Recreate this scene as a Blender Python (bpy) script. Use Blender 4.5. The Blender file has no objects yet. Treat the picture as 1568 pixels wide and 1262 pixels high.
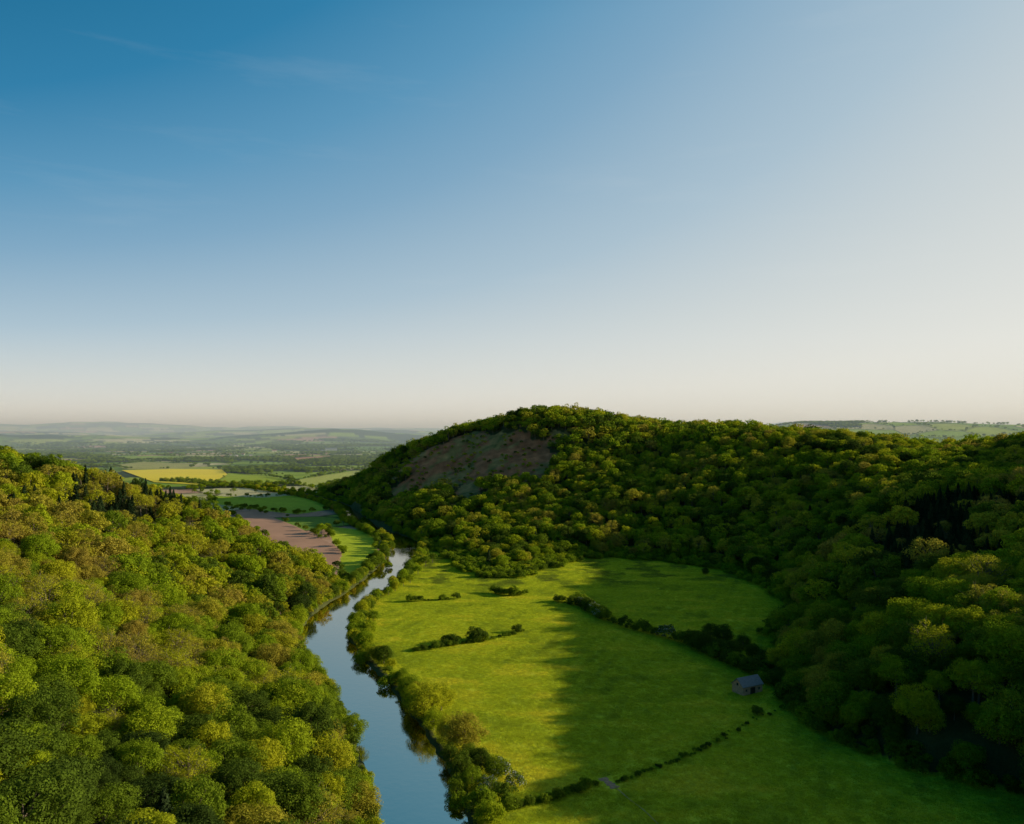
import bpy, math, numpy as np
from mathutils import Vector
rng=np.random.default_rng(7)
H=130.0; F=1200.0
SUN_AZ=82.0; SUN_EL=16.0
scene=bpy.context.scene
# ------------------------------------------------------------------ helpers
def fl(px,py):
    Y=H*F/(py-660.0); return ((px-784.0)/F*Y, Y)
def sstep(a,b,x):
    t=np.clip((x-a)/(b-a),0,1); return t*t*(3-2*t)
def hsh(ix,iy,s=0):
    ix=ix.astype(np.int64); iy=iy.astype(np.int64)
    n=(ix*374761393+iy*668265263+s*982451653)&0xffffffff
    n=((n^(n>>13))*1274126177)&0xffffffff
    n=(n^(n>>16))&0xffffffff
    n=(n*2246822519)&0xffffffff
    n=n^(n>>15)
    return (n&0xffffff)/float(0xffffff)
def vnoise(x,y,s=0):
    ix=np.floor(x); iy=np.floor(y); fx=x-ix; fy=y-iy
    fx=fx*fx*(3-2*fx); fy=fy*fy*(3-2*fy)
    a=hsh(ix,iy,s);b=hsh(ix+1,iy,s);c=hsh(ix,iy+1,s);d=hsh(ix+1,iy+1,s)
    return (a*(1-fx)+b*fx)*(1-fy)+(c*(1-fx)+d*fx)*fy
def fbm(x,y,s=0,o=3):
    v=0;a=.5;t=0
    for i in range(o):
        v=v+a*vnoise(x,y,s+i*17);t+=a;a*=.5;x=x*2.03;y=y*2.03
    return v/t
def inpoly(x,y,poly):
    r=np.zeros(x.shape,bool); n=len(poly)
    for i in range(n):
        x1,y1=poly[i];x2,y2=poly[(i+1)%n]
        c=((y1>y)!=(y2>y))
        r^= c & (x<(x2-x1)*(y-y1)/((y2-y1) if y2!=y1 else 1e-9)+x1)
    return r
# ------------------------------------------------------------------ terrain
CP=[ # near camera rock and left hill
(0,-60,125),(0,0,118),(-60,0,120),(120,0,116),(0,60,72),(0,100,38),(0,160,6),(70,100,30),(80,160,2),(200,60,60),(-50,100,52),
(-150,0,125),(-300,0,130),(300,0,110),(-48,262,0),(-66,318,0),(-79,354,0),(-98,400,0),(-125,459,0),(-140,503,0),(-145,560,0),(-142,620,0),(-165,700,-1),
(-160,330,24),(-215,330,46),(-300,330,78),(-98,150,42),(-131,200,45),(-163,250,46),(-60,200,14),(-100,250,19),(-30,200,2),(-200,150,80),(-300,200,100),
(-200,450,28),(-294,450,70),(-400,450,100),(-210,560,22),(-208,640,32),(-258,640,57),(-311,640,76),(-365,640,89),(-418,640,98),(-520,640,112),(-353,540,82),(-700,600,120),(-600,400,125),(-500,100,130),
(-200,730,-2),(-260,780,6),(-330,820,12),(-450,850,25),(-600,900,40),(-300,950,-4),(-450,1050,-4),(-600,1150,-5),(-900,1200,-5),(-1200,900,60),
# right foot
(184,281,0),(163,294,0),(147,312,0),(136,335,0),(136,367,0),(138,390,0),(165,459,0),(202,538,0),(212,578,0),(215,637,0),(203,726,0),(171,772,0),(112,812,0),(65,812,0),(42,761,0),(9.5,709,0),(-20,703,0),(-36,743,0),(-56,800,0),(-92,875,0),(-135,1000,0),(-195,1200,0),(-262,1400,0),(-310,1500,0),(-320,1750,-3),(-200,2200,-4),
# main hill
(71,1300,153),(105,1300,153),(30,1300,149),(-4,1300,138),(-26,1300,124),(-91,1310,110),(-145,1320,98),(-230,1500,80),(-270,1550,54),(-180,1400,78),(-140,1700,85),(50,1700,100),(0,2000,20),(300,1700,80),(300,2100,0),
(158,1300,146),(190,1290,133),(215,1250,128),(303,1150,125),(364,1050,117),(408,950,100),(422,850,86),(433,780,84),(457,700,82),(480,800,84),(530,850,90),(470,740,84),(600,930,95),
(-30,1050,33),(59,1080,62),(65,1180,96),(-87,1250,74),(-120,1080,26),(-65,930,9),(50,900,13),(131,950,38),(198,1100,80),(226,860,31),(322,930,69),(263,1000,81),
(270,780,27),(335,780,52),(365,850,72),(252,650,13),
# near spur
(258,600,32),(225,344,36),(281,430,50),(374,573,73),(430,660,80),(200,295,31),(194,378,29),(249,485,41),(352,687,68),(364,610,71),(269,450,48),(226,525,29),(196,455,25),(172,415,18),(166,312,20),(152,345,15),(185,300,22),(225,300,38),
(300,340,54),(260,310,47),(340,400,64),(280,290,52),(400,420,82),(500,450,104),(480,300,98),(650,500,136),(600,200,124),(900,650,175),(650,760,148),(525,700,112),(580,770,122),(500,600,112),(600,640,138),(560,950,92),(700,900,150),(700,1300,60),(1000,1000,110),(1000,1600,0),(600,1700,30),(1500,800,60),(900,300,160),(1300,200,100),  # mostly out of view; heights partly shaped so the slope shades the meadow
# valley floor
(0,280,-6),(60,300,-6),(20,350,-6),(80,350,-6),(100,400,-5),(0,420,-6),(60,450,-6),(110,470,-6),(-60,450,-6),(-60,520,-6),(0,520,-6),(80,540,-6),(150,540,-5),(-80,600,-6),(0,600,-6),(80,620,-6),(160,620,-5),(100,700,-6),(150,710,-5),(60,700,-6),(-60,660,-6),(-110,720,-6),(-30,350,-6),(-180,800,-6),(-140,900,-6),(-250,1000,-6),(-330,1200,-6),(-400,1400,-6),(-600,1500,-6),(-400,1800,-6),(-900,1600,-6),(-500,2500,-6),(0,2600,-6),(1000,2400,-6),(-1500,2000,-6),(-2500,1200,-6),(3000,2500,-6),(0,4000,-6),(-3000,4000,-6),(3000,4000,-6),(110,230,-5),(30,220,-5),(-20,240,-4),
]
CP=np.array(CP,float)
def solve():
    n=len(CP); P=CP[:,:2]
    D=np.sqrt(((P[:,None]-P[None])**2).sum(-1)+4.0)
    A=np.zeros((n+1,n+1));A[:n,:n]=D;A[:n,n]=1;A[n,:n]=1
    return np.linalg.solve(A,np.r_[CP[:,2],0])
W=solve()
RIV=np.array([(260,95),(150,110),(60,135),(5,175),(-18,215),(-29,259),(-36,289),(-46,318),(-59,354),(-78,400),(-105,459),(-120,503),(-126,538),(-126,578),(-122,612),(-118,650),(-115,693),(-114,743),(-114,821),(-121,891),(-133,940),(-168,1010),(-225,1150),(-270,1290),(-330,1430),(-430,1600),(-640,1850),(-900,2050)],float)
def catmull(P,k=6):
    out=[]
    for i in range(len(P)-1):
        p0=P[max(i-1,0)];p1=P[i];p2=P[i+1];p3=P[min(i+2,len(P)-1)]
        for j in range(k):
            t=j/k
            out.append(.5*((2*p1)+(-p0+p2)*t+(2*p0-5*p1+4*p2-p3)*t*t+(-p0+3*p1-3*p2+p3)*t**3))
    out.append(P[-1]); return np.array(out)
RC=catmull(RIV,4)
def dist_poly(x,y,pts):
    d=np.full(x.shape,1e9)
    for i in range(len(pts)-1):
        a=pts[i];b=pts[i+1];ab=b-a;L=(ab**2).sum()+1e-9
        t=np.clip(((x-a[0])*ab[0]+(y-a[1])*ab[1])/L,0,1)
        dd=(x-a[0]-t*ab[0])**2+(y-a[1]-t*ab[1])**2
        d=np.minimum(d,dd)
    return np.sqrt(d)
def hill(x,y):
    o=np.full(x.shape,W[-1])
    for i in range(len(CP)):
        o+=W[i]*np.sqrt((x-CP[i,0])**2+(y-CP[i,1])**2+4.0)
    return o
def height(x,y):
    x=np.asarray(x,float).copy();y=np.asarray(y,float).copy()
    h=hill(x,y)
    r=np.hypot(x,y)
    h=np.maximum(h,0)*(1-sstep(2600,3600,r))
    h=h+np.where(h>4,(fbm(x/45,y/45,3)-.5)*8*sstep(4,20,h),0)
    # farmland relief
    far=sstep(2600,5000,r)
    h=h+far*(fbm(x/1500,y/1500,9)*50-12).clip(0)
    # right hand distant ridge
    m=sstep(700,1500,x-0.05*(y-3000))
    h=h+m*(150+30*fbm(x/700,y/700,21))*np.exp(-((y-3900-0.1*x)/750)**2)
    # far hills
    g=x/np.maximum(y,1)
    for (rr,w,a,s,fr) in ((8500,900,110,31,5),(12500,1400,200,41,4),(19000,2500,300,51,6)):
        prof=fbm(g*fr+10,g*0+s,s,4)
        h=h+a*(-.1+1.5*prof).clip(0)*np.exp(-((r-rr)/w)**2)
    # river
    near=(y<2300)&(r<2500)
    d=np.full(x.shape,1e3)
    if near.any(): d[near]=dist_poly(x[near],y[near],RC)
    s=1-sstep(10.5,17,d+ (fbm(x/9,y/9,77)-.5)*4)
    h=h*(1-s)+(-3.6)*s
    h=h+(fbm(x/14,y/14,5)-.5)*0.5*(1-s)*(d<900)
    return h,d
# farmland cells
def cells(x,y,size,seed):
    ca,sa=math.cos(.35),math.sin(.35)
    wx=x+(fbm(x/600,y/600,61)-.5)*120; wy=y+(fbm(x/600,y/600,62)-.5)*120
    u=(ca*wx+sa*wy)/size; v=(-sa*wx+ca*wy)/(size*.75)
    iu=np.floor(u);iv=np.floor(v)
    f1=np.full(x.shape,9.);f2=np.full(x.shape,9.);idd=np.zeros(x.shape)
    for a in(-1,0,1):
        for b in(-1,0,1):
            cu=iu+a;cv=iv+b
            du=cu+.5+.75*(hsh(cu,cv,seed)-.5)-u; dv=cv+.5+.75*(hsh(cu,cv,seed+1)-.5)-v
            d=np.sqrt(du*du+dv*dv)
            c=d<f1
            f2=np.where(c,f1,np.minimum(f2,d)); idd=np.where(c,hsh(cu,cv,seed+2),idd); f1=np.where(c,d,f1)
    return (f2-f1)*size,idd
PAL=np.array([(.30,.40,.05),(.19,.30,.04),(.38,.42,.08),(.13,.20,.035),(.52,.46,.22),(.52,.31,.21),(.24,.35,.04),(.34,.40,.05),(.58,.52,.28),(.16,.24,.035)])
RAPE=[fl(186,721),fl(262,719),fl(340,719.5),fl(348,727),fl(320,744),fl(236,739)]
PINK=[fl(348,782),fl(395,784),fl(452,806),fl(516,838),fl(524,848),fl(512,868),fl(440,845)]
FARF=[ # (poly, colour) explicit farmland
([fl(500,806),fl(560,812),fl(583,824),fl(572,862),fl(548,892),fl(515,884),fl(523,850),fl(512,835)],(.46,.54,.03)),
([fl(318,759),fl(400,762),fl(468,757),fl(530,750),fl(520,778),fl(455,788),fl(395,781),fl(330,772)],(.38,.48,.03)),
([fl(330,742),fl(375,740),fl(425,742),fl(455,737),fl(400,728),fl(350,724)],(.38,.46,.04)),
([fl(440,737),fl(555,719),fl(556,730),fl(480,748)],(.48,.50,.12)),
([fl(478,752),fl(545,738),fl(545,748),fl(495,756)],(.36,.45,.04)),
([fl(172,714),fl(220,710),fl(300,712),fl(290,718),fl(195,719)],(.42,.40,.13)),
([fl(445,704),fl(505,699),fl(510,703),fl(455,709)],(.48,.24,.15)),
([fl(160,703),fl(240,701),fl(300,706),fl(200,709)],(.30,.40,.05)),
]
BRACK=[(-235,1490),(-150,1350),(-20,1330),(40,1280),(60,1190),(20,1100),(-40,1080),(-115,1120),(-185,1240),(-220,1360)]
def bracken(x,y): 
    j=(fbm(x/40,y/40,88,4)-.5)*200; k=(fbm(x/30,y/30,89,4)-.5)*160
    return inpoly(x+j,y+k,BRACK)
def make_mesh(name,V,Fc,mat=None,smooth=False,nper=4):
    me=bpy.data.meshes.new(name)
    V=np.asarray(V,np.float32);Fc=np.asarray(Fc,np.int32)
    me.vertices.add(len(V));me.vertices.foreach_set('co',V.ravel())
    me.loops.add(Fc.size);me.loops.foreach_set('vertex_index',Fc.ravel())
    me.polygons.add(len(Fc));me.polygons.foreach_set('loop_start',np.arange(0,Fc.size,Fc.shape[1],dtype=np.int32))
    if smooth: me.polygons.foreach_set('use_smooth',np.ones(len(Fc),bool))
    if mat: me.materials.append(mat)
    me.update(calc_edges=True); me.validate()
    return me
def add(name,me):
    ob=bpy.data.objects.new(name,me);scene.collection.objects.link(ob);return ob
# ------------------------------------------------------------------ materials
def newmat(n):
    m=bpy.data.materials.new(n);m.use_nodes=True;m.node_tree.nodes.clear()
    return m,m.node_tree.nodes,m.node_tree.links
def simple(n,col,rough=.9,var=.3,scale=2.,bump=0.):
    m,N,L=newmat(n)
    o=N.new('ShaderNodeOutputMaterial');b=N.new('ShaderNodeBsdfPrincipled')
    b.inputs['Roughness'].default_value=rough
    tc=N.new('ShaderNodeTexCoord');no=N.new('ShaderNodeTexNoise');no.inputs['Scale'].default_value=scale;no.inputs['Detail'].default_value=6
    L.new(tc.outputs['Object'],no.inputs['Vector'])
    r=N.new('ShaderNodeValToRGB');r.color_ramp.elements[0].position=.3;r.color_ramp.elements[1].position=.7
    r.color_ramp.elements[0].color=(*[c*(1-var) for c in col],1);r.color_ramp.elements[1].color=(*[min(c*(1+var),1) for c in col],1)
    L.new(no.outputs['Fac'],r.inputs[0]);L.new(r.outputs[0],b.inputs['Base Color']);L.new(b.outputs[0],o.inputs[0])
    if bump:
        bp=N.new('ShaderNodeBump');bp.inputs['Distance'].default_value=bump;L.new(no.outputs['Fac'],bp.inputs['Height']);L.new(bp.outputs[0],b.inputs['Normal'])
    return m
def leafmat(n,ramp,trans=.36,nscale=.9):
    m,N,L=newmat(n)
    o=N.new('ShaderNodeOutputMaterial')
    at=N.new('ShaderNodeAttribute');at.attribute_type='INSTANCER';at.attribute_name='tint'
    r=N.new('ShaderNodeValToRGB');e=r.color_ramp.elements
    e[0].position=ramp[0][0];e[0].color=(*ramp[0][1],1);e[1].position=ramp[-1][0];e[1].color=(*ramp[-1][1],1)
    for p,c in ramp[1:-1]:
        k=e.new(p);k.color=(*c,1)
    L.new(at.outputs['Fac'],r.inputs[0])
    tc=N.new('ShaderNodeTexCoord');no=N.new('ShaderNodeTexNoise');no.inputs['Scale'].default_value=nscale;no.inputs['Detail'].default_value=5
    L.new(tc.outputs['Object'],no.inputs['Vector'])
    mr=N.new('ShaderNodeMapRange');mr.inputs[1].default_value=.3;mr.inputs[2].default_value=.7;mr.inputs[3].default_value=.6;mr.inputs[4].default_value=1.35
    L.new(no.outputs['Fac'],mr.inputs[0])
    mx=N.new('ShaderNodeMix');mx.data_type='RGBA';mx.blend_type='MULTIPLY';mx.inputs[0].default_value=1
    L.new(r.outputs[0],mx.inputs[6]);L.new(mr.outputs[0],mx.inputs[7])
    d=N.new('ShaderNodeBsdfDiffuse');t=N.new('ShaderNodeBsdfTranslucent')
    L.new(mx.outputs[2],d.inputs[0]);L.new(mx.outputs[2],t.inputs[0])
    s=N.new('ShaderNodeMixShader');s.inputs[0].default_value=trans
    L.new(d.outputs[0],s.inputs[1]);L.new(t.outputs[0],s.inputs[2]);L.new(s.outputs[0],o.inputs[0])
    return m
M_leaf=leafmat('broadleaf_foliage',[(0,(.045,.075,.016)),(.2,(.13,.19,.018)),(.45,(.29,.38,.016)),(.62,(.45,.45,.02)),(.82,(.41,.36,.04)),(1,(.38,.27,.055))],.40)
M_con=leafmat('conifer_foliage',[(0,(.018,.034,.014)),(.5,(.03,.055,.02)),(1,(.055,.08,.027))],.1)
M_grass=leafmat('meadow_grass',[(0,(.14,.16,.035)),(.3,(.31,.38,.03)),(.6,(.55,.60,.032)),(1,(.74,.68,.05))],.5,.35)
M_blos=simple('blossom',(.45,.45,.38),.9,.2,2)
M_bark=simple('bark',(.17,.13,.09),.95,.4,4,.05)
# ------------------------------------------------------------------ tree prototypes
def tube(V,Fc,p0,p1,r0,r1,n=6):
    p0=np.array(p0,float);p1=np.array(p1,float);d=p1-p0;d/=np.linalg.norm(d)+1e-9
    a=np.cross(d,(0,0,1.) if abs(d[2])<.9 else (1.,0,0));a/=np.linalg.norm(a);b=np.cross(d,a)
    i0=len(V)
    for p,r in((p0,r0),(p1,r1)):
        for k in range(n):
            t=2*math.pi*k/n;V.append(p+r*(a*math.cos(t)+b*math.sin(t)))
    for k in range(n):Fc.append((i0+k,i0+(k+1)%n,i0+n+(k+1)%n,i0+n+k))
def leafquads(P,Nn,size,rg):
    n=len(P)
    Nn=Nn/(np.linalg.norm(Nn,axis=1,keepdims=True)+1e-9)
    R=rg.normal(size=(n,3));A=np.cross(Nn,R);A/=np.linalg.norm(A,axis=1,keepdims=True)+1e-9;B=np.cross(Nn,A)
    s=(size*(.6+.8*rg.random(n)))[:,None]; a=A*s*.5;b=B*s*.5*(.6+.4*rg.random((n,1)))
    V=np.stack([P-a,P-b*.9+a*.1,P+a,P+b*.9-a*.1],1).reshape(-1,3)
    return V,np.arange(4*n).reshape(n,4)
def tree(name,seed,nb,nl,ls,HT=15.,R=6.2,cz=8.6,rz=5.4,br=(1.3,2.6),low=-.6,twigs=0,mats=None,blossom=0.,trunk=True):
    rg=np.random.default_rng(seed);V=[];Fc=[]
    cen=np.array((0,0,cz))
    if trunk:
        k=rg.normal(size=2)*.25
        mid=np.array((k[0],k[1],cz*.45));top=np.array((k[0]*2,k[1]*2,cz+rz*.4))
        tube(V,Fc,(0,0,-1.5),mid,.42,.3);tube(V,Fc,mid,top,.3,.1)
    BC=[]
    wob=rg.random(8)*.5+.72
    for i in range(nb):
        z=low+(1-low)*((i+.5)/nb); z=min(z,.98); th=i*2.39996+rg.normal()*.45; q=math.sqrt(1-z*z)
        w=np.interp((th%(2*math.pi))/(2*math.pi)*8,np.arange(9),np.r_[wob,wob[:1]])
        rad=(.58+.38*rg.random())
        c=cen+np.array((math.cos(th)*q*R*w,math.sin(th)*q*R*w,z*rz*(.8+.4*rg.random())))*rad
        BC.append((c,br[0]+(br[1]-br[0])*rg.random()))
        if trunk and (i%3==0 or twigs):
            tt=rg.random()*.5+.1
            st=mid+(top-mid)*tt
            m2=st+(c-st)*.5+np.array((0,0,-.4))
            tube(V,Fc,st,m2,.14,.09,4);tube(V,Fc,m2,c,.09,.03,4)
            for _ in range(twigs):
                e=c+rg.normal(size=3)*1.4+(c-cen)*.15; tube(V,Fc,c-(c-st)*.2*rg.random(),e,.05,.015,3)
    nw=len(Fc)
    Ps=[];Ns=[]
    for c,r in BC:
        d=rg.normal(size=(nl,3));d/=np.linalg.norm(d,axis=1,keepdims=True)
        d[:,2]=np.where((d[:,2]<-.2)&(rg.random(nl)<.6),-d[:,2],d[:,2])
        rr=r*(.65+.48*rg.random((nl,1))**.7)
        P=c+d*rr*np.array((1,1,.85)); 
        Ps.append(P);Ns.append(d+rg.normal(size=(nl,3))*.4)
    P=np.concatenate(Ps);Nn=np.concatenate(Ns)
    keep=((P-cen)*Nn).sum(1)>-2.0
    P=P[keep];Nn=Nn[keep]
    LV,LF=leafquads(P,Nn,np.full(len(P),ls),rg)
    if len(V):
        VV=np.concatenate([np.array(V),LV]);FF=np.concatenate([np.array(Fc),LF+len(V)])
    else: VV=LV;FF=LF
    me=make_mesh(name,VV,FF)
    me.materials.append(M_leaf);me.materials.append(M_bark);me.materials.append(M_blos)
    mi=np.zeros(len(FF),np.int32);mi[:nw]=1
    if blossom:
        b=rg.random(len(FF))<blossom; b[:nw]=False; mi[b]=2
    me.polygons.foreach_set('material_index',mi);me.update()
    return me
def conifer(name,seed,n,ls,HT=18.,R=3.0):
    rg=np.random.default_rng(seed);V=[];Fc=[]
    tube(V,Fc,(0,0,-1.5),(0,0,HT*.95),.3,.04)
    nw=len(Fc)
    nb=int(26*HT/18);per=n//nb;Ps=[];Ns=[]
    for lv in range(nb):
        t=(lv+.5)/nb; z0=1.5+(HT-1.5)*t; rm=R*(1-t)**.75*(.75+.4*rg.random())
        nbr=7
        for b in range(nbr):
            th=2*math.pi*b/nbr+rg.random()*.9
            k=max(per//nbr,2);u=rg.random(k)**.6
            rr=rm*u*(.85+.3*rg.random());
            P=np.stack([np.cos(th+rg.normal(size=k)*.15)*rr,np.sin(th+rg.normal(size=k)*.15)*rr,z0-rr*.35+rg.normal(size=k)*.15],1)
            Ps.append(P);Ns.append(np.stack([np.cos(th)*.6+rg.normal(size=k)*.3,np.sin(th)*.6+rg.normal(size=k)*.3,.8+rg.normal(size=k)*.3],1))
    P=np.concatenate(Ps);Nn=np.concatenate(Ns)
    LV,LF=leafquads(P,Nn,np.full(len(P),ls),rg)
    VV=np.concatenate([np.array(V),LV]);FF=np.concatenate([np.array(Fc),LF+len(V)])
    me=make_mesh(name,VV,FF);me.materials.append(M_con);me.materials.append(M_bark)
    mi=np.zeros(len(FF),np.int32);mi[:nw]=1;me.polygons.foreach_set('material_index',mi);me.update();return me
def grass_patch(name,seed,n,R):
    rg=np.random.default_rng(seed)
    r=R*np.sqrt(rg.random(n));t=rg.random(n)*6.283;x=r*np.cos(t);y=r*np.sin(t)
    a=rg.random(n)*6.283;wd=.08+.12*rg.random(n);ht=.06+.10*rg.random(n);lx=rg.normal(size=n)*.07;ly=rg.normal(size=n)*.07
    dx=np.cos(a)*wd;dy=np.sin(a)*wd
    V=np.stack([np.stack([x-dx,y-dy,-.06+0*x],1),np.stack([x+dx,y+dy,-.06+0*x],1),np.stack([x+dx*.5+lx,y+dy*.5+ly,ht],1),np.stack([x-dx*.5+lx,y-dy*.5+ly,ht*.8],1)],1).reshape(-1,3)
    return make_mesh(name,V,np.arange(4*n).reshape(n,4),M_grass)
coll=bpy.data.collections.new('vegetation_kinds')
def proto(i,me):
    o=bpy.data.objects.new('p%02d_%s'%(i,me.name),me);coll.objects.link(o)
near=[tree('near_tree%d'%i,10+i,50,250,.38,R=5.6+.5*(i%3),rz=4.8+.6*(i%2)) for i in range(5)]            #0-4
thin=[tree('budding_tree%d'%i,30+i,46,120,.31,twigs=3,br=(1.2,2.2)) for i in range(3)]                    #5-7
mid=[tree('mid_tree%d'%i,50+i,36,90,.7) for i in range(4)]                       #8-11
midthin=[tree('mid_budding%d'%i,60+i,36,64,.55,br=(1.3,2.2)) for i in range(2)]     #12-13
farm=[tree('far_tree%d'%i,70+i,16,28,1.5,br=(2,3)) for i in range(3)]              #14-16
con=[conifer('conifer%d'%i,80+i,2600,.6,16+2*i,3.8) for i in range(2)]             #17-18
bush=[tree('bush%d'%i,90+i,18,110,.32,R=2.6,cz=1.6,rz=1.9,br=(.7,1.2),low=-.3,trunk=False) for i in range(3)] #19-21
blos=[tree('blossom_bush',95,18,110,.32,R=2.6,cz=1.8,rz=2.1,br=(.7,1.2),low=-.3,trunk=False,blossom=.22)] #22
field=[tree('field_tree%d'%i,110+i,52,200,.4,R=5.2+.5*i,cz=5.6,rz=5.2,low=-.85) for i in range(3)] #23-25
gr=[grass_patch('grass_patch%d'%i,200+i,420,2.9) for i in range(3)] #26-28
ALL=near+thin+mid+midthin+farm+con+bush+blos+field+gr
for i,m in enumerate(ALL):proto(i,m)
# GN group
ng=bpy.data.node_groups.new('scatter','GeometryNodeTree')
ng.interface.new_socket('Geometry',in_out='INPUT',socket_type='NodeSocketGeometry')
ng.interface.new_socket('Geometry',in_out='OUTPUT',socket_type='NodeSocketGeometry')
gi=ng.nodes.new('NodeGroupInput');go=ng.nodes.new('NodeGroupOutput')
iop=ng.nodes.new('GeometryNodeInstanceOnPoints');ci=ng.nodes.new('GeometryNodeCollectionInfo')
ci.inputs['Collection'].default_value=coll;ci.inputs['Separate Children'].default_value=True;ci.inputs['Reset Children'].default_value=True
def na(n,t):
    a=ng.nodes.new('GeometryNodeInputNamedAttribute');a.data_type=t;a.inputs['Name'].default_value=n
    return [o for o in a.outputs if o.enabled and o.name=='Attribute'][0]
iop.inputs['Pick Instance'].default_value=True
ng.links.new(gi.outputs[0],iop.inputs['Points']);ng.links.new(ci.outputs[0],iop.inputs['Instance'])
ng.links.new(na('idx','INT'),iop.inputs['Instance Index']);ng.links.new(na('rot','FLOAT_VECTOR'),iop.inputs['Rotation']);ng.links.new(na('sc','FLOAT_VECTOR'),iop.inputs['Scale'])
ng.links.new(iop.outputs[0],go.inputs[0])
def scatter(name,P,idx,sc,tint,tilt=.05):
    n=len(P);me=bpy.data.meshes.new(name);me.vertices.add(n);me.vertices.foreach_set('co',np.asarray(P,np.float32).ravel())
    a=me.attributes.new('idx','INT','POINT');a.data.foreach_set('value',np.asarray(idx,np.int32))
    rot=np.zeros((n,3),np.float32);rot[:,2]=rng.random(n)*6.283;rot[:,:2]=rng.normal(size=(n,2))*tilt
    a=me.attributes.new('rot','FLOAT_VECTOR','POINT');a.data.foreach_set('vector',rot.ravel())
    a=me.attributes.new('sc','FLOAT_VECTOR','POINT');a.data.foreach_set('vector',np.asarray(sc,np.float32).ravel())
    a=me.attributes.new('tint','FLOAT','POINT');a.data.foreach_set('value',np.asarray(tint,np.float32))
    o=add(name,me);md=o.modifiers.new('scatter','NODES');md.node_group=ng
    print(name,n);return o
# ------------------------------------------------------------------ ground sheet
th=np.concatenate([np.arange(-110,-38,2.0),np.arange(-38,38,.1),np.arange(38,111,2.0)])*math.pi/180
rr=np.concatenate([np.arange(2,130,6.),np.arange(130,640,2.2),np.arange(640,1600,5.),np.arange(1600,5000,16.)])
r=5000.;ex=[]
while r<42000: ex.append(r);r*=1.018
rr=np.concatenate([rr,ex])
TH,RR=np.meshgrid(th,rr);X=RR*np.sin(TH);Y=RR*np.cos(TH)
Z,RD=height(X.ravel(),Y.ravel());X=X.ravel();Y=Y.ravel();RRr=RR.ravel()
hl=hill(X,Y)
V=np.stack([X,Y,Z],1)
nr,nc=TH.shape
I=np.arange(nr*nc).reshape(nr,nc)
FQ=np.stack([I[:-1,:-1],I[:-1,1:],I[1:,1:],I[1:,:-1]],-1).reshape(-1,4)[:,::-1]
col=np.zeros((len(X),4),np.float32);col[:,3]=1
e1,i1=cells(X,Y,230,100);e2,i2=cells(X,Y,520,200)
use2=RRr>4800
e=np.where(use2,e2,e1);ii=np.where(use2,i2,i1)
c=PAL[(ii*len(PAL)).astype(int)%len(PAL)]
c=c*(.85+.3*fbm(X/60,Y/60,4))[:,None]
hed=1-sstep(5,14,e)*1.; hed=np.where(use2,1-sstep(15,60,e),hed)
c=c*(1-hed[:,None]*.75)+np.array((.03,.05,.02))*hed[:,None]*.75
wd=(fbm(X/330,Y/330,300)>.62)&(RRr>1500)
wd|=(fbm(X/900,Y/900,301)>.58)&(RRr>7000)
c[wd]=(.05,.075,.035)
for poly,pc in FARF:
    m=inpoly(X,Y,poly); c[m]=np.array(pc)*(.88+.24*fbm(X[m]/30,Y[m]/30,4))[:,None]
# valley meadow
def meadow_t(x,y):
    g1=fbm(x/22,y/22,8)
    q1=(x*.93-y*.36)+6*fbm(x/60,y/60,71)
    line=np.exp(-((((q1/11.0)%1)-.5)/.13)**2)*sstep(.42,.52,fbm(x/40,y/40,72))
    t=.60+.45*(g1-.5)-.17*line+.3*sstep(.55,.75,fbm(x/35,y/12,28))
    rough=sstep(.5,.65,fbm(x/16,y/16,38))*sstep(620,680,y-.15*x)
    return t*(1-.65*rough)
vm=(RRr<1050)&(hl<2)&(X>-140)&(X<260)
mt_=meadow_t(X,Y)
mead=np.stack([np.interp(mt_,[0,.3,.6,1],v) for v in((.14,.29,.51,.66),(.16,.36,.57,.64),(.035,.03,.03,.045))],1)
c[vm]=mead[vm]
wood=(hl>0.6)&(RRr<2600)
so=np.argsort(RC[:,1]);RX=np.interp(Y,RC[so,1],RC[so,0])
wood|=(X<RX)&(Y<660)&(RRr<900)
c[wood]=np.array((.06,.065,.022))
bk=bracken(X,Y)
bc=np.array((.44,.17,.075))*(.4+1.2*fbm(X/9,Y/9,44,4))[:,None]+np.array((-.10,.05,.0))*sstep(.50,.6,fbm(X/22,Y/22,45))[:,None]
c[bk]=np.clip(bc[bk],0.02,1)
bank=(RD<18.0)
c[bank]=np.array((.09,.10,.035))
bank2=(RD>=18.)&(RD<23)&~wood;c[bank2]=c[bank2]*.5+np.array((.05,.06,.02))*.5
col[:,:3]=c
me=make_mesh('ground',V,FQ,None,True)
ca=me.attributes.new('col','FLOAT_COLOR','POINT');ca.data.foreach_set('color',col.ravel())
m,N,L=newmat('ground')
o=N.new('ShaderNodeOutputMaterial');b=N.new('ShaderNodeBsdfPrincipled');b.inputs['Roughness'].default_value=.95;b.inputs['Specular IOR Level'].default_value=.05
at=N.new('ShaderNodeAttribute');at.attribute_name='col'
tc=N.new('ShaderNodeTexCoord')
n1=N.new('ShaderNodeTexNoise');n1.inputs['Scale'].default_value=1.1;n1.inputs['Detail'].default_value=8;n1.inputs['Roughness'].default_value=.7
n2=N.new('ShaderNodeTexNoise');n2.inputs['Scale'].default_value=.12;n2.inputs['Detail'].default_value=5
for n in(n1,n2):L.new(tc.outputs['Object'],n.inputs['Vector'])
def mr(src,a,b_,c_,d_):
    q=N.new('ShaderNodeMapRange');q.inputs[1].default_value=a;q.inputs[2].default_value=b_;q.inputs[3].default_value=c_;q.inputs[4].default_value=d_;L.new(src,q.inputs[0]);return q.outputs[0]
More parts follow.
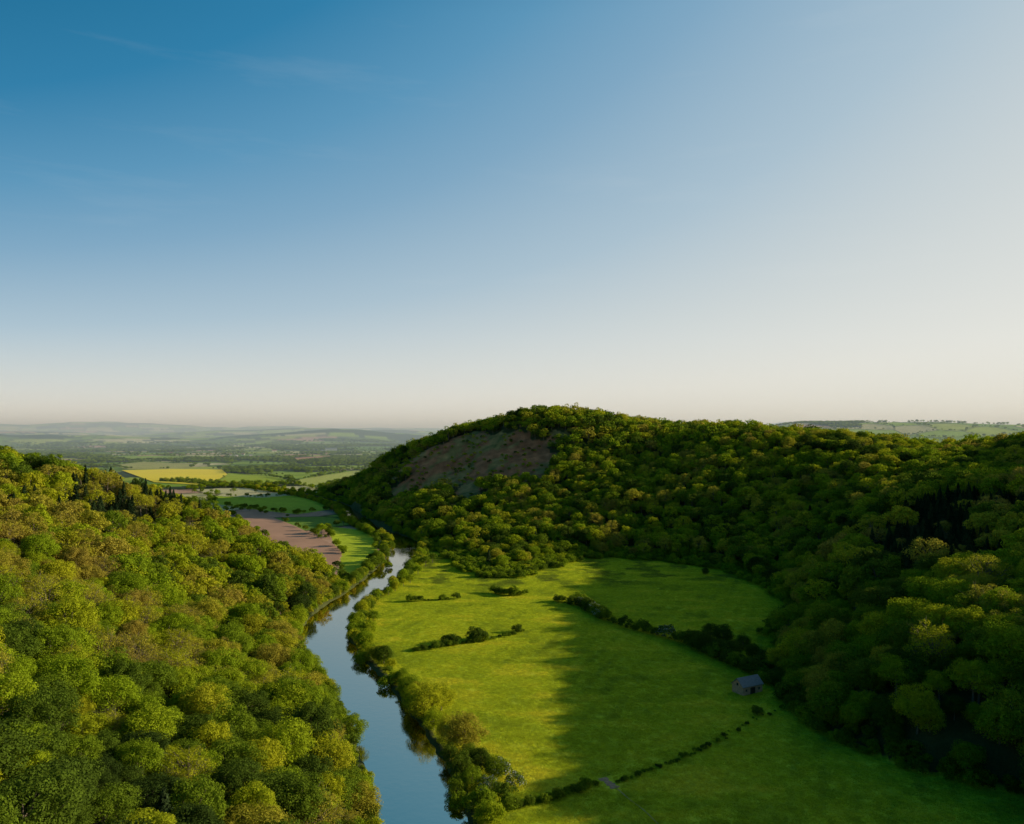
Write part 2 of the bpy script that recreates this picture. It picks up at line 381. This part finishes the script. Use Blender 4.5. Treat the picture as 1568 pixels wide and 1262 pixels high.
mu=N.new('ShaderNodeMath');mu.operation='MULTIPLY';L.new(mr(n1.outputs['Fac'],.25,.75,.65,1.35),mu.inputs[0]);L.new(mr(n2.outputs['Fac'],.3,.7,.85,1.15),mu.inputs[1])
mx=N.new('ShaderNodeMix');mx.data_type='RGBA';mx.blend_type='MULTIPLY';mx.inputs[0].default_value=1
L.new(at.outputs['Color'],mx.inputs[6]);L.new(mu.outputs[0],mx.inputs[7]);L.new(mx.outputs[2],b.inputs['Base Color'])
bp=N.new('ShaderNodeBump');bp.inputs['Strength'].default_value=.8;bp.inputs['Distance'].default_value=.4;L.new(n1.outputs['Fac'],bp.inputs['Height']);L.new(bp.outputs[0],b.inputs['Normal'])
L.new(b.outputs[0],o.inputs[0]);me.materials.append(m)
add('ground',me)
# fields as crop sheets
def sheet(name,poly,z,mat,sub=0):
    me=bpy.data.meshes.new(name);P=np.array(poly);hz,_=height(P[:,0],P[:,1])
    me.from_pydata([(p[0],p[1],max(h,0)+z) for p,h in zip(poly,hz)],[],[tuple(range(len(poly)))]);me.materials.append(mat);me.update()
    return add(name,me)
sheet('rapeseed_field',RAPE,1.2,simple('rapeseed',(.98,.72,.004),.9,.05,.01))
sheet('ploughed_field',PINK,.6,simple('ploughed_earth',(.48,.25,.15),.95,.15,.02))
# river
S=RC;T=np.gradient(S,axis=0);T/=np.linalg.norm(T,axis=1,keepdims=True);Nn=np.stack([-T[:,1],T[:,0]],1)
off=np.linspace(-20,20,9)
RV=np.array([(p[0]+n[0]*q,p[1]+n[1]*q,-1.0) for p,n in zip(S,Nn) for q in off])
k=len(off);RF=[(i*k+j,i*k+j+1,(i+1)*k+j+1,(i+1)*k+j) for i in range(len(S)-1) for j in range(k-1)]
m,N,L=newmat('river_water')
o=N.new('ShaderNodeOutputMaterial');d=N.new('ShaderNodeBsdfDiffuse');d.inputs[0].default_value=(.065,.055,.035,1)
g=N.new('ShaderNodeBsdfGlossy');g.inputs[0].default_value=(.84,.69,.55,1)
tc=N.new('ShaderNodeTexCoord');n1=N.new('ShaderNodeTexNoise');n1.inputs['Scale'].default_value=.35;n1.inputs['Detail'].default_value=5
L.new(tc.outputs['Object'],n1.inputs['Vector'])
n3=N.new('ShaderNodeTexNoise');n3.inputs['Scale'].default_value=.03;n3.inputs['Detail'].default_value=3;L.new(tc.outputs['Object'],n3.inputs['Vector'])
rr_=N.new('ShaderNodeMapRange');rr_.inputs[1].default_value=.4;rr_.inputs[2].default_value=.65;rr_.inputs[3].default_value=.01;rr_.inputs[4].default_value=.11;L.new(n3.outputs['Fac'],rr_.inputs[0]);L.new(rr_.outputs[0],g.inputs['Roughness'])
bp=N.new('ShaderNodeBump');bp.inputs['Distance'].default_value=.05;bp.inputs['Strength'].default_value=.5;L.new(n1.outputs['Fac'],bp.inputs['Height'])
fr=N.new('ShaderNodeFresnel');fr.inputs[0].default_value=2.15;L.new(bp.outputs[0],g.inputs['Normal']);L.new(bp.outputs[0],fr.inputs['Normal'])
s=N.new('ShaderNodeMixShader');L.new(fr.outputs[0],s.inputs[0]);L.new(d.outputs[0],s.inputs[1]);L.new(g.outputs[0],s.inputs[2]);L.new(s.outputs[0],o.inputs[0])
add('river',make_mesh('river',RV,RF,m,True))
# ------------------------------------------------------------------ woodland
def grid(x0,x1,y0,y1,sp):
    gx,gy=np.meshgrid(np.arange(x0,x1,sp),np.arange(y0,y1,sp));gx=gx.ravel();gy=gy.ravel()
    return gx+(rng.random(len(gx))-.5)*sp*.95,gy+(rng.random(len(gx))-.5)*sp*.95
x,y=grid(-640,900,80,2100,9.3)
h,d=height(x,y);hh=hill(x,y)
ang=np.abs(x)/np.maximum(y,1)
rxx=np.interp(y,RC[so,1],RC[so,0])
lb=(x<rxx)&(y<650)&(y>150)&(x>-330)
edge=.8-3.0*(fbm(x/22,y/22,701)-.42)*(y<1000)
keep=((hh>edge)|lb)&(d>17.5)&((ang<.78)|((x>0)&(y<900)&(x<820)&(y>200)))
# keep the sight lines clear close to the view point rock
keep&=(np.hypot(x,y)>112)&((h+16<H-.36*y)|(y>215))
bkm=bracken(x,y);keep&=~(bkm&(rng.random(len(x))>.14+.6*sstep(.48,.58,fbm(x/25,y/25,702))))
keep&=~((hh<3)&(~lb)&(rng.random(len(x))<.15))
spur=(x>100)&(y<700)
keep&=~(spur&(rng.random(len(x))<.12))
x,y,h,hh,spur=[a[keep] for a in(x,y,h,hh,spur)]
n=len(x);R0=np.hypot(x,y)
left=x<-.12*y-20
pn=fbm(x/55,y/55,500);pn2=fbm(x/140,y/140,510);u=rng.random(n)
tint=np.where(left,.38+.7*(pn-.5)+.7*(u-.45)+.16*sstep(.47,.6,pn2),.40+.7*(pn-.45)+.75*(u-.45))
tint=np.clip(tint,.03,.92)
conm=(left&(y>500)&(y<660)&(x<-235)&(x>-420)&(h>56)&(pn2>.35)&(u<.5)&(h<86))|((~left)&(x>235)&(y>440)&(y<660)&(h>36)&(h<72)&(fbm(x/70,y/70,77)>.38)&(u<.9))|((u>.994)&(y<1000))
idx=np.where(R0<500,np.where((tint>.6)&(rng.random(n)<.7),5+rng.integers(0,3,n),rng.integers(0,5,n)),
   np.where(R0<1150,np.where((tint>.58)&(rng.random(n)<.6),12+rng.integers(0,2,n),8+rng.integers(0,4,n)),14+rng.integers(0,3,n)))
idx=np.where(((hh<4)|(spur&(hh<22)))&(R0<900)&(rng.random(n)<.75),23+rng.integers(0,3,n),idx)
idx=np.where(conm,17+rng.integers(0,2,n),idx)
s=.6+.85*rng.random(n)**1.5; s=np.where(hh<3,s*.85,s); s=np.where(spur&~conm,s*1.2,s); s=np.where(conm,.8+.3*rng.random(n),s); s=np.where(bkm[keep],.38,s)
sc=np.stack([s*(.95+.3*rng.random(n)),s*(.95+.3*rng.random(n)),s*(.8+.35*rng.random(n))],1)
scatter('woodland',np.stack([x,y,h-.3],1),idx,sc,np.where(conm,rng.random(n),tint))
# woodland edge scrub
x,y=grid(-150,260,230,1000,3.0);hh=hill(x,y);h,d=height(x,y)
k=(hh>-1.2+2*(fbm(x/12,y/12,703)-.5))&(hh<5)&(d>17)&(rng.random(len(x))<.6)
x,y,h=x[k],y[k],h[k];n=len(x);s=.5+1.1*rng.random(n)
scatter('woodland_edge_scrub',np.c_[x,y,h-.2],19+rng.integers(0,3,n),np.stack([s,s,s],1),.15+.4*rng.random(n))
# meadow grass
x,y=grid(-140,240,225,900,3.1);hh=hill(x,y);h,d=height(x,y);rxx=np.interp(y,RC[so,1],RC[so,0])
k=(hh<.9)&(d>19)&(x>rxx)&(np.abs(x)/y<.72)
gx_,gy_=fl(932,1198);k&=~(np.hypot(x-gx_,(y-gy_)*.6)<4)
x,y,h=x[k],y[k],h[k];n=len(x);s=.9+.25*rng.random(n)
scatter('meadow_grass',np.c_[x,y,h],26+rng.integers(0,3,n),np.stack([s,s,s*(.7+.6*rng.random(n))],1),np.clip(meadow_t(x,y)+.06*rng.normal(size=n),0,1),0.0)
# farmland hedgerow trees
n=260000
rad=np.sqrt(rng.random(n)*(7500**2-900**2)+900**2);t=(rng.random(n)-.5)*2*math.radians(36)
x=rad*np.sin(t);y=rad*np.cos(t);hh=hill(x,y);h,d=height(x,y)
e,_=cells(x,y,230,100);e2,_=cells(x,y,520,200);e=np.where(rad>4800,e2,e)
wd=(fbm(x/330,y/330,300)>.62)&(rad>1500)
k=(((e<7)&(fbm(x/150,y/150,7)>.38))|(wd&(rng.random(n)<.9)))&((hh<.6)|(rad>2600))&(d>18)
ex=np.zeros(n,bool)
for p in [RAPE,PINK]+[q[0] for q in FARF]: ex|=inpoly(x,y,p)
ex|=inpoly(x,y+70,RAPE)|inpoly(x,y+140,RAPE)
k&=~ex
# belts of trees round the explicit fields & along the far river
xs=[];ys=[]
for p in [PINK]+[q[0] for q in FARF]:
    for i in range(len(p)):
        a=np.array(p[i]);b_=np.array(p[(i+1)%len(p)]);Ld=np.linalg.norm(b_-a);nn=int(Ld/7);tt=rng.random(nn)
        q=a+(b_-a)*tt[:,None]+rng.normal(size=(nn,2))*3
        gap=fbm(q[:,0]/70,q[:,1]/70,91)>.42
        xs.append(q[gap,0]);ys.append(q[gap,1])
xb=np.concatenate(xs);yb=np.concatenate(ys);hb,db=height(xb,yb);kb=(db>18)&(hill(xb,yb)<.6)&~inpoly(xb,yb,PINK)&~inpoly(xb,yb-50,RAPE)&~inpoly(xb,yb+60,RAPE)&~inpoly(xb,yb,RAPE);xb,yb,hb=xb[kb],yb[kb],hb[kb]
X2=np.r_[x[k],xb];Y2=np.r_[y[k],yb];H2=np.r_[h[k],hb];n=len(X2);R2=np.hypot(X2,Y2)
s=(.35+.5*rng.random(n))*np.where(np.arange(n)<k.sum(),1,.75);s*=1+sstep(3000,7000,R2)*.4
scatter('hedgerow_trees',np.stack([X2,Y2,H2-.2],1),np.where(R2<1400,8+rng.integers(0,4,n),14+rng.integers(0,3,n)),np.stack([s*1.15,s*1.15,s],1),np.clip(.2+.4*(rng.random(n)-.3),0.02,.6))
# riverside trees (mass)
P=[];T_=[];S_=[];Ix=[]
for side,cover in((1,.5),(-1,.62)):
    for i in range(30,len(S)-1):
        a=S[i];b_=S[i+1]
        Ld=np.linalg.norm(b_-a)
        for q in range(int(Ld/3.5)+1):
            tt=rng.random();p=a+(b_-a)*tt+Nn[i]*side*(15.5+rng.random()*8)
            if p[1]<240: continue
            g=fbm(np.array([p[0]/40.]),np.array([p[1]/40.]),600+side)[0]
            dens=.95 if p[1]>900 else (.8 if g>.46 else .3)
            if side==1 and p[1]<660: dens=.9     # left (wooded) bank
            if rng.random()<dens:
                P.append((p[0],p[1]));big=rng.random()<(.5 if p[1]>620 else .3)
                Ix.append(23+rng.integers(0,3) if big else 19+rng.integers(0,3));S_.append((.45+.55*rng.random()) if big else .8+.9*rng.random());T_.append(.2+.5*rng.random())
P=np.array(P);h,_=height(P[:,0],P[:,1]);S_=np.array(S_)
scatter('riverbank_bushes',np.c_[P,np.maximum(h,-1.2)-.2],Ix,np.stack([S_,S_,S_],1),T_)
# hedges on meadow
def hedge(name,pts,sp,smin,smax,pb=.1,tn=(.05,.35)):
    P=[]
    pts=[np.array(fl(*p)) for p in pts]
    for a,b_ in zip(pts[:-1],pts[1:]):
        nn=max(int(np.linalg.norm(b_-a)/sp),1)
        for q in range(nn):P.append(a+(b_-a)*(q+rng.random())/nn+rng.normal(size=2)*.7)
    P=np.array(P);n=len(P);h,_=height(P[:,0],P[:,1]);s=smin+(smax-smin)*rng.random(n)**1.6
    ix=np.where(rng.random(n)<pb,22,19+rng.integers(0,3,n))
    scatter(name,np.c_[P,h-.1],ix,np.stack([s,s,s*(.8+.4*rng.random(n))],1),tn[0]+(tn[1]-tn[0])*rng.random(n))
hedge('hedgerow',[(633,997),(700,988),(745,981)],1.6,.3,1.3,.03)
hedge('hedgerow',[(745,981),(775,975),(802,967)],2.2,.2,.8)
hedge('hedgerow',[(755,908),(780,912),(803,911)],1.8,.9,1.9,0)
hedge('hedgerow',[(622,921),(660,920),(705,917)],3,.3,1.3,0)
hedge('hedgerow',[(850,920),(885,928),(915,944),(960,962),(1010,974),(1055,988)],2.6,.35,2.1,.06)
hedge('hedgerow',[(885,922),(912,938),(925,950)],2.5,1.0,2.2,.15)
hedge('hedgerow',[(1050,985),(1100,1010),(1150,1030),(1190,1045),(1205,1075)],2.0,.6,2.2,.0)
hedge('hedgerow',[(790,1238),(850,1222),(915,1202)],1.2,.3,1.0,.05)
hedge('hedgerow',[(945,1200),(985,1182),(1030,1168),(1076,1148)],1.5,.2,.55,0)
hedge('hedgerow',[(1076,1148),(1120,1125),(1160,1098),(1210,1082)],3.5,.15,.7,0)
# single trees
def place(name,me,px,py,s,tint,sz=None):
    x,y=fl(px,py);h,_=height(np.array([x]),np.array([y]))
    o=add(name,me);o.location=(x,y,h[0]-.2);o.scale=(s*(.9+.25*rng.random()),s*(.9+.25*rng.random()),sz or s);o.rotation_euler=(0,0,rng.random()*6.28);o['tint']=float(tint);return o
fd=field
for a in [(545,958,.85,.5),(558,992,.95,.45),(553,1012,.7,.4),(566,972,.85,.5),(572,950,.65,.35),(549,938,.7,.4)]: place('willow_tree',fd[int(a[0])%3],*a)
for a in [(652,1100,1.35,.6),(632,1082,1.0,.55),(676,1088,1.05,.6),(622,1058,.7,.5),(664,1118,.8,.5)]: place('willow_tree',fd[int(a[0])%3],*a)
place('oak_tree',fd[1],710,1150,1.35,.82);place('oak_tree',fd[2],690,1135,.9,.7)
for a in [(706,1190,.8,.2),(735,1182,.85,.15),(718,1172,.7,.25),(757,1192,.7,.3),(700,1215,.7,.3),(688,1165,.6,.2),(722,1208,.7,.35),(742,1262,.6,.45)]: place('alder_tree',fd[int(a[0])%3],*a)
for a in [(768,1190,1.7),(790,1205,1.3),(748,1215,1.5)]: place('hawthorn_bush',blos[0],a[0],a[1],a[2],.25)
for a in [(740,1240,1.9,.35),(770,1225,1.6,.2),(755,1262,1.9,.5),(592,1048,1.9,.4),(605,1044,1.4,.5),(727,1240,1.7,.4),(780,1240,1.4,.3),(700,1230,1.6,.35)]: place('willow_bush',bush[int(a[0])%3],*a)
for a in [(583,868,.85,.3),(577,862,.9,.3),(590,850,.8,.25),(596,868,.6,.5),(652,868,.75,.3),(662,862,.7,.25),(640,880,.6,.45),(628,893,.55,.5),(605,905,.6,.6),(618,898,.5,.55),(595,912,.45,.4),(492,818,1.0,.45),(485,822,.8,.3)]: place('alder_tree',mid[int(a[0])%4],*a)
for a in [(684,986,1.5,.1),(694,985,1.6,.12),(728,982,2.2,.12),(738,979,1.6,.1),(792,968,1.4,.12)]: place('hawthorn_bush',bush[int(a[0])%3],*a)
for a in [(1064,985,.75,.15),(1078,998,1.05,.1),(1098,1004,.9,.1),(1118,1008,1.0,.12),(1134,1022,.7,.1),(1152,1008,.8,.15),(1172,1020,.85,.1),(1108,985,1.0,.1),(1190,1050,.75,.2),(1200,1072,.6,.2),(1138,995,.8,.12),(1160,1095,.4,.2),(1210,1085,.55,.2),(1080,880,.6,.1),(1088,978,.9,.1)]: place('ash_tree',fd[int(a[0])%3],*a)
# lone conifers on the skyline
for (x,y,s) in [(216,1252,.8),(309,1155,.6),(255,1200,.5)]:
    h,_=height(np.array([x],float),np.array([y],float));o=add('pine_tree',con[0]);o.location=(x,y,h[0]+2);o.scale=(s*1.6,s*1.6,s*1.15);o['tint']=.5
# ------------------------------------------------------------------ barn
def box(V,Fc,x0,x1,y0,y1,z0,z1):
    i=len(V);V+= [(x0,y0,z0),(x1,y0,z0),(x1,y1,z0),(x0,y1,z0),(x0,y0,z1),(x1,y0,z1),(x1,y1,z1),(x0,y1,z1)]
    Fc+=[(i,i+3,i+2,i+1),(i+4,i+5,i+6,i+7),(i,i+1,i+5,i+4),(i+1,i+2,i+6,i+5),(i+2,i+3,i+7,i+6),(i+3,i,i+4,i+7)]
def part(name,V,Fc,mat,par):
    me=bpy.data.meshes.new(name);me.from_pydata(V,[],Fc);me.materials.append(mat);me.update();o=add(name,me);o.parent=par;return o
def building(name,loc,rot,Lx,Wy,ev,rd,mw,mr_,openings=True):
    e=bpy.data.objects.new(name,None);scene.collection.objects.link(e);e.location=loc;e.rotation_euler=(0,0,rot)
    a,b_=Lx/2,Wy/2
    V=[(-a,-b_,-1),(a,-b_,-1),(a,b_,-1),(-a,b_,-1),(-a,-b_,ev),(a,-b_,ev),(a,b_,ev),(-a,b_,ev),(-a,0,rd),(a,0,rd)]
    part('walls',V,[(0,1,5,4),(2,3,7,6),(1,2,6,9,5),(3,0,4,8,7)],mw,e)
    sl=(rd-ev)/b_;ov=.5;t=.22
    V=[];Fc=[]
    for sg in(-1,1):
        i=len(V)
        for zz in(.06,.06+t):
            V+=[(-a-ov,sg*(b_+ov),ev-sl*ov+zz),(a+ov,sg*(b_+ov),ev-sl*ov+zz),(a+ov,0,rd+zz),(-a-ov,0,rd+zz)]
        Fc+=[(i,i+1,i+2,i+3),(i+4,i+7,i+6,i+5),(i,i+4,i+5,i+1),(i+1,i+5,i+6,i+2),(i+3,i,i+4,i+7)]
    part('roof',V,Fc,mr_,e)
    dk=simple('dark_timber',(.03,.025,.02),.8,.3,3)
    V=[];Fc=[];box(V,Fc,-1.6,1.6,-b_-.05,-b_+.02,0,3.2);part('door',V,Fc,dk,e)
    V=[];Fc=[]
    for xx in(-a*.65,a*.65):box(V,Fc,xx-.5,xx+.5,-b_-.05,-b_+.02,1.6,2.7)
    box(V,Fc,-a-.05,-a+.02,-.6,.6,ev-.2,ev+1.1);part('windows',V,Fc,dk,e)
    return e
x,y=fl(1147,1062)
ms=simple('barn_stone',(.62,.33,.21),.95,.3,1.5,.05);mslate=simple('slate_roof',(.23,.225,.23),.7,.2,1.2)
building('stone_barn',(x,y+3,0),math.radians(28),13,7.5,4.2,7.4,ms,mslate)
mh=simple('house_render',(.6,.55,.48),.9,.15,.5);mtile=simple('tile_roof',(.28,.13,.09),.8,.3,.6)
for px,py,sx,rt,mm in [(352,701,1,.3,mtile),(362,703,1,1.0,mslate),(372,700,1,.1,mtile),(384,702,1,.6,mslate),(395,704,1,0,mtile),(340,704,1,.8,mtile),(478,692,4,.2,mslate),(492,694,4,.1,mslate),(507,692,5,.2,mslate),(520,695,4,.15,mslate),(470,697,3,.3,mtile),(500,698,2,.9,mtile),(515,758,1,.4,mtile),(150,690,2,.4,mtile),(165,692,2,1.2,mslate),(538,703,1.4,.3,mtile),(262,698,1.4,.3,mtile),(420,694,2,.5,mtile)]:
    x,y=fl(px,py);h,_=height(np.array([x]),np.array([y]))
    building('farmhouse' if sx<3 else 'farm_warehouse',(x,y,h[0]),rt,14*sx,9*max(1,sx*.6),5.5*max(1,sx*.35),9*max(1,sx*.33),mh,mm)
# footpath & gate mud
def strip(name,pts,w,mat,z=.3):
    P=catmull(np.array([fl(*p) for p in pts]),8);T=np.gradient(P,axis=0);T/=np.linalg.norm(T,axis=1,keepdims=True);N_=np.stack([-T[:,1],T[:,0]],1)
    ww=w*(.6+.8*rng.random(len(P)))
    A=P+N_*ww[:,None]/2;B=P-N_*ww[:,None]/2;hA,_=height(A[:,0],A[:,1]);hB,_=height(B[:,0],B[:,1])
    V=np.concatenate([np.c_[A,hA+z],np.c_[B,hB+z]]);n=len(P)
    return add(name,make_mesh(name,V,[(i,i+1,n+i+1,n+i) for i in range(n-1)],mat))
md=simple('bare_earth',(.40,.24,.14),.95,.3,.8);mt2=simple('trodden_grass',(.30,.27,.09),.95,.3,.8)
strip('footpath',[(925,1192),(932,1198),(945,1208),(965,1225),(990,1245),(1020,1275)],.45,mt2,.10)
strip('footpath',[(922,1191),(930,1197),(943,1207)],3.0,md,.10)
# ------------------------------------------------------------------ haze volume
V=[];Fc=[];box(V,Fc,-50000,50000,1750,52000,-80,340)
me=bpy.data.meshes.new('atmospheric_haze');me.from_pydata(V,[],Fc);me.update()
m,N,L=newmat('haze');o=N.new('ShaderNodeOutputMaterial');vs=N.new('ShaderNodeVolumeScatter');vs.inputs['Color'].default_value=(.70,.86,1,1);vs.inputs['Density'].default_value=1.2e-4;vs.inputs['Anisotropy'].default_value=.1
L.new(vs.outputs[0],o.inputs['Volume']);me.materials.append(m);add('atmospheric_haze',me)
# ------------------------------------------------------------------ light
az=math.radians(SUN_AZ);el=math.radians(SUN_EL)
Sv=Vector((math.sin(az)*math.cos(el),math.cos(az)*math.cos(el),math.sin(el)))
ld=bpy.data.lights.new('sun','SUN');ld.energy=5;ld.angle=math.radians(.5);ld.color=(1,.89,.64)
lo=bpy.data.objects.new('sun',ld);scene.collection.objects.link(lo);lo.rotation_euler=Sv.to_track_quat('Z','Y').to_euler();lo.location=(500,200,500)
w=bpy.data.worlds.new('World');scene.world=w;w.use_nodes=True;nt=w.node_tree;N=nt.nodes;L=nt.links
bg=N['Background'];sk=N.new('ShaderNodeTexSky');sk.sky_type='NISHITA';sk.sun_disc=False;sk.sun_elevation=el;sk.sun_rotation=az;sk.altitude=100;sk.air_density=1.0;sk.dust_density=.6;sk.ozone_density=1.5
def math_(op,a,b_=None,clamp=False):
    q=N.new('ShaderNodeMath');q.operation=op;q.use_clamp=clamp
    for i,v in enumerate((a,b_)):
        if v is None: continue
        if isinstance(v,(int,float)): q.inputs[i].default_value=v
        else: L.new(v,q.inputs[i])
    return q.outputs[0]
# air mass / polarisation tint: deep blue away from the sun, pale towards it and at the horizon
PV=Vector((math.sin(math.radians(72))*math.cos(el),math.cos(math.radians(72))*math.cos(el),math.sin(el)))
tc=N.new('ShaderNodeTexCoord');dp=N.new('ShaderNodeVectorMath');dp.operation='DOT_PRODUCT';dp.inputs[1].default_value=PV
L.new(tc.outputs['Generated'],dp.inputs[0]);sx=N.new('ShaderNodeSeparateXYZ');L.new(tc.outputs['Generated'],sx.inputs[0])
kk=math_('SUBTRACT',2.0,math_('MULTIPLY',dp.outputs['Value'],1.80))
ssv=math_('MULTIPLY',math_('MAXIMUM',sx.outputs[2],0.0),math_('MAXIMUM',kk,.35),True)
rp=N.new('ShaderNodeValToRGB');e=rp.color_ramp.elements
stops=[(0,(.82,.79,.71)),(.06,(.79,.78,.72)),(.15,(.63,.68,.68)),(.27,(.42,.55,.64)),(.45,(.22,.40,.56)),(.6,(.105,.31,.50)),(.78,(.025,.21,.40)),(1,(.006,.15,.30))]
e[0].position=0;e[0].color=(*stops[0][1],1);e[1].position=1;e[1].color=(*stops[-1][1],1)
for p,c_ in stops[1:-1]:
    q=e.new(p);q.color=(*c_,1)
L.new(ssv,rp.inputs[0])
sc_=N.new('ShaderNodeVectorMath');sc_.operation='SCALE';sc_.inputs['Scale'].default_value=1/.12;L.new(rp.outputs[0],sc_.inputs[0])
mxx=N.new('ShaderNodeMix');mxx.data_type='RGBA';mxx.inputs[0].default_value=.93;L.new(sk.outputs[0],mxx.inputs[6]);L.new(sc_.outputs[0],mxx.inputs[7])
# faint cirrus wisps
mp=N.new('ShaderNodeMapping');mp.inputs['Scale'].default_value=(2.2,2.2,16);mp.inputs['Location'].default_value=(5.1,.7,1.9);L.new(tc.outputs['Generated'],mp.inputs[0])
cn=N.new('ShaderNodeTexNoise');cn.inputs['Scale'].default_value=1.6;cn.inputs['Detail'].default_value=7;cn.inputs['Roughness'].default_value=.6;L.new(mp.outputs[0],cn.inputs['Vector'])
cr=N.new('ShaderNodeMapRange');cr.inputs[1].default_value=.58;cr.inputs[2].default_value=.8;cr.inputs[3].default_value=0;cr.inputs[4].default_value=.05;L.new(cn.outputs['Fac'],cr.inputs[0])
cm=N.new('ShaderNodeMix');cm.data_type='RGBA';L.new(cr.outputs[0],cm.inputs[0]);L.new(mxx.outputs[2],cm.inputs[6]);cm.inputs[7].default_value=(.85/.12,.84/.12,.80/.12,1)
# dimmed towards the zenith, above the frame, to weaken fill light in shadows
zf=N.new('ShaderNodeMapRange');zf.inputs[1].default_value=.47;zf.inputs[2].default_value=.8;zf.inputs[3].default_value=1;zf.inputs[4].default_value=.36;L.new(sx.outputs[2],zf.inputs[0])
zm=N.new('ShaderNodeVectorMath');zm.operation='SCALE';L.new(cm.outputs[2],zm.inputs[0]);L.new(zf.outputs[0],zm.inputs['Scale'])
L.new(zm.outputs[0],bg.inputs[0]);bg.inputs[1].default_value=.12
# ------------------------------------------------------------------ camera
cd=bpy.data.cameras.new('camera');cd.sensor_width=36;cd.lens=36*F/1568;cd.shift_y=29/1568;cd.clip_end=100000;cd.clip_start=.5
co=bpy.data.objects.new('camera',cd);scene.collection.objects.link(co);co.location=(0,0,H);co.rotation_euler=(math.radians(90),0,0);scene.camera=co
scene.view_settings.view_transform='Standard';scene.view_settings.look='None';scene.view_settings.exposure=0
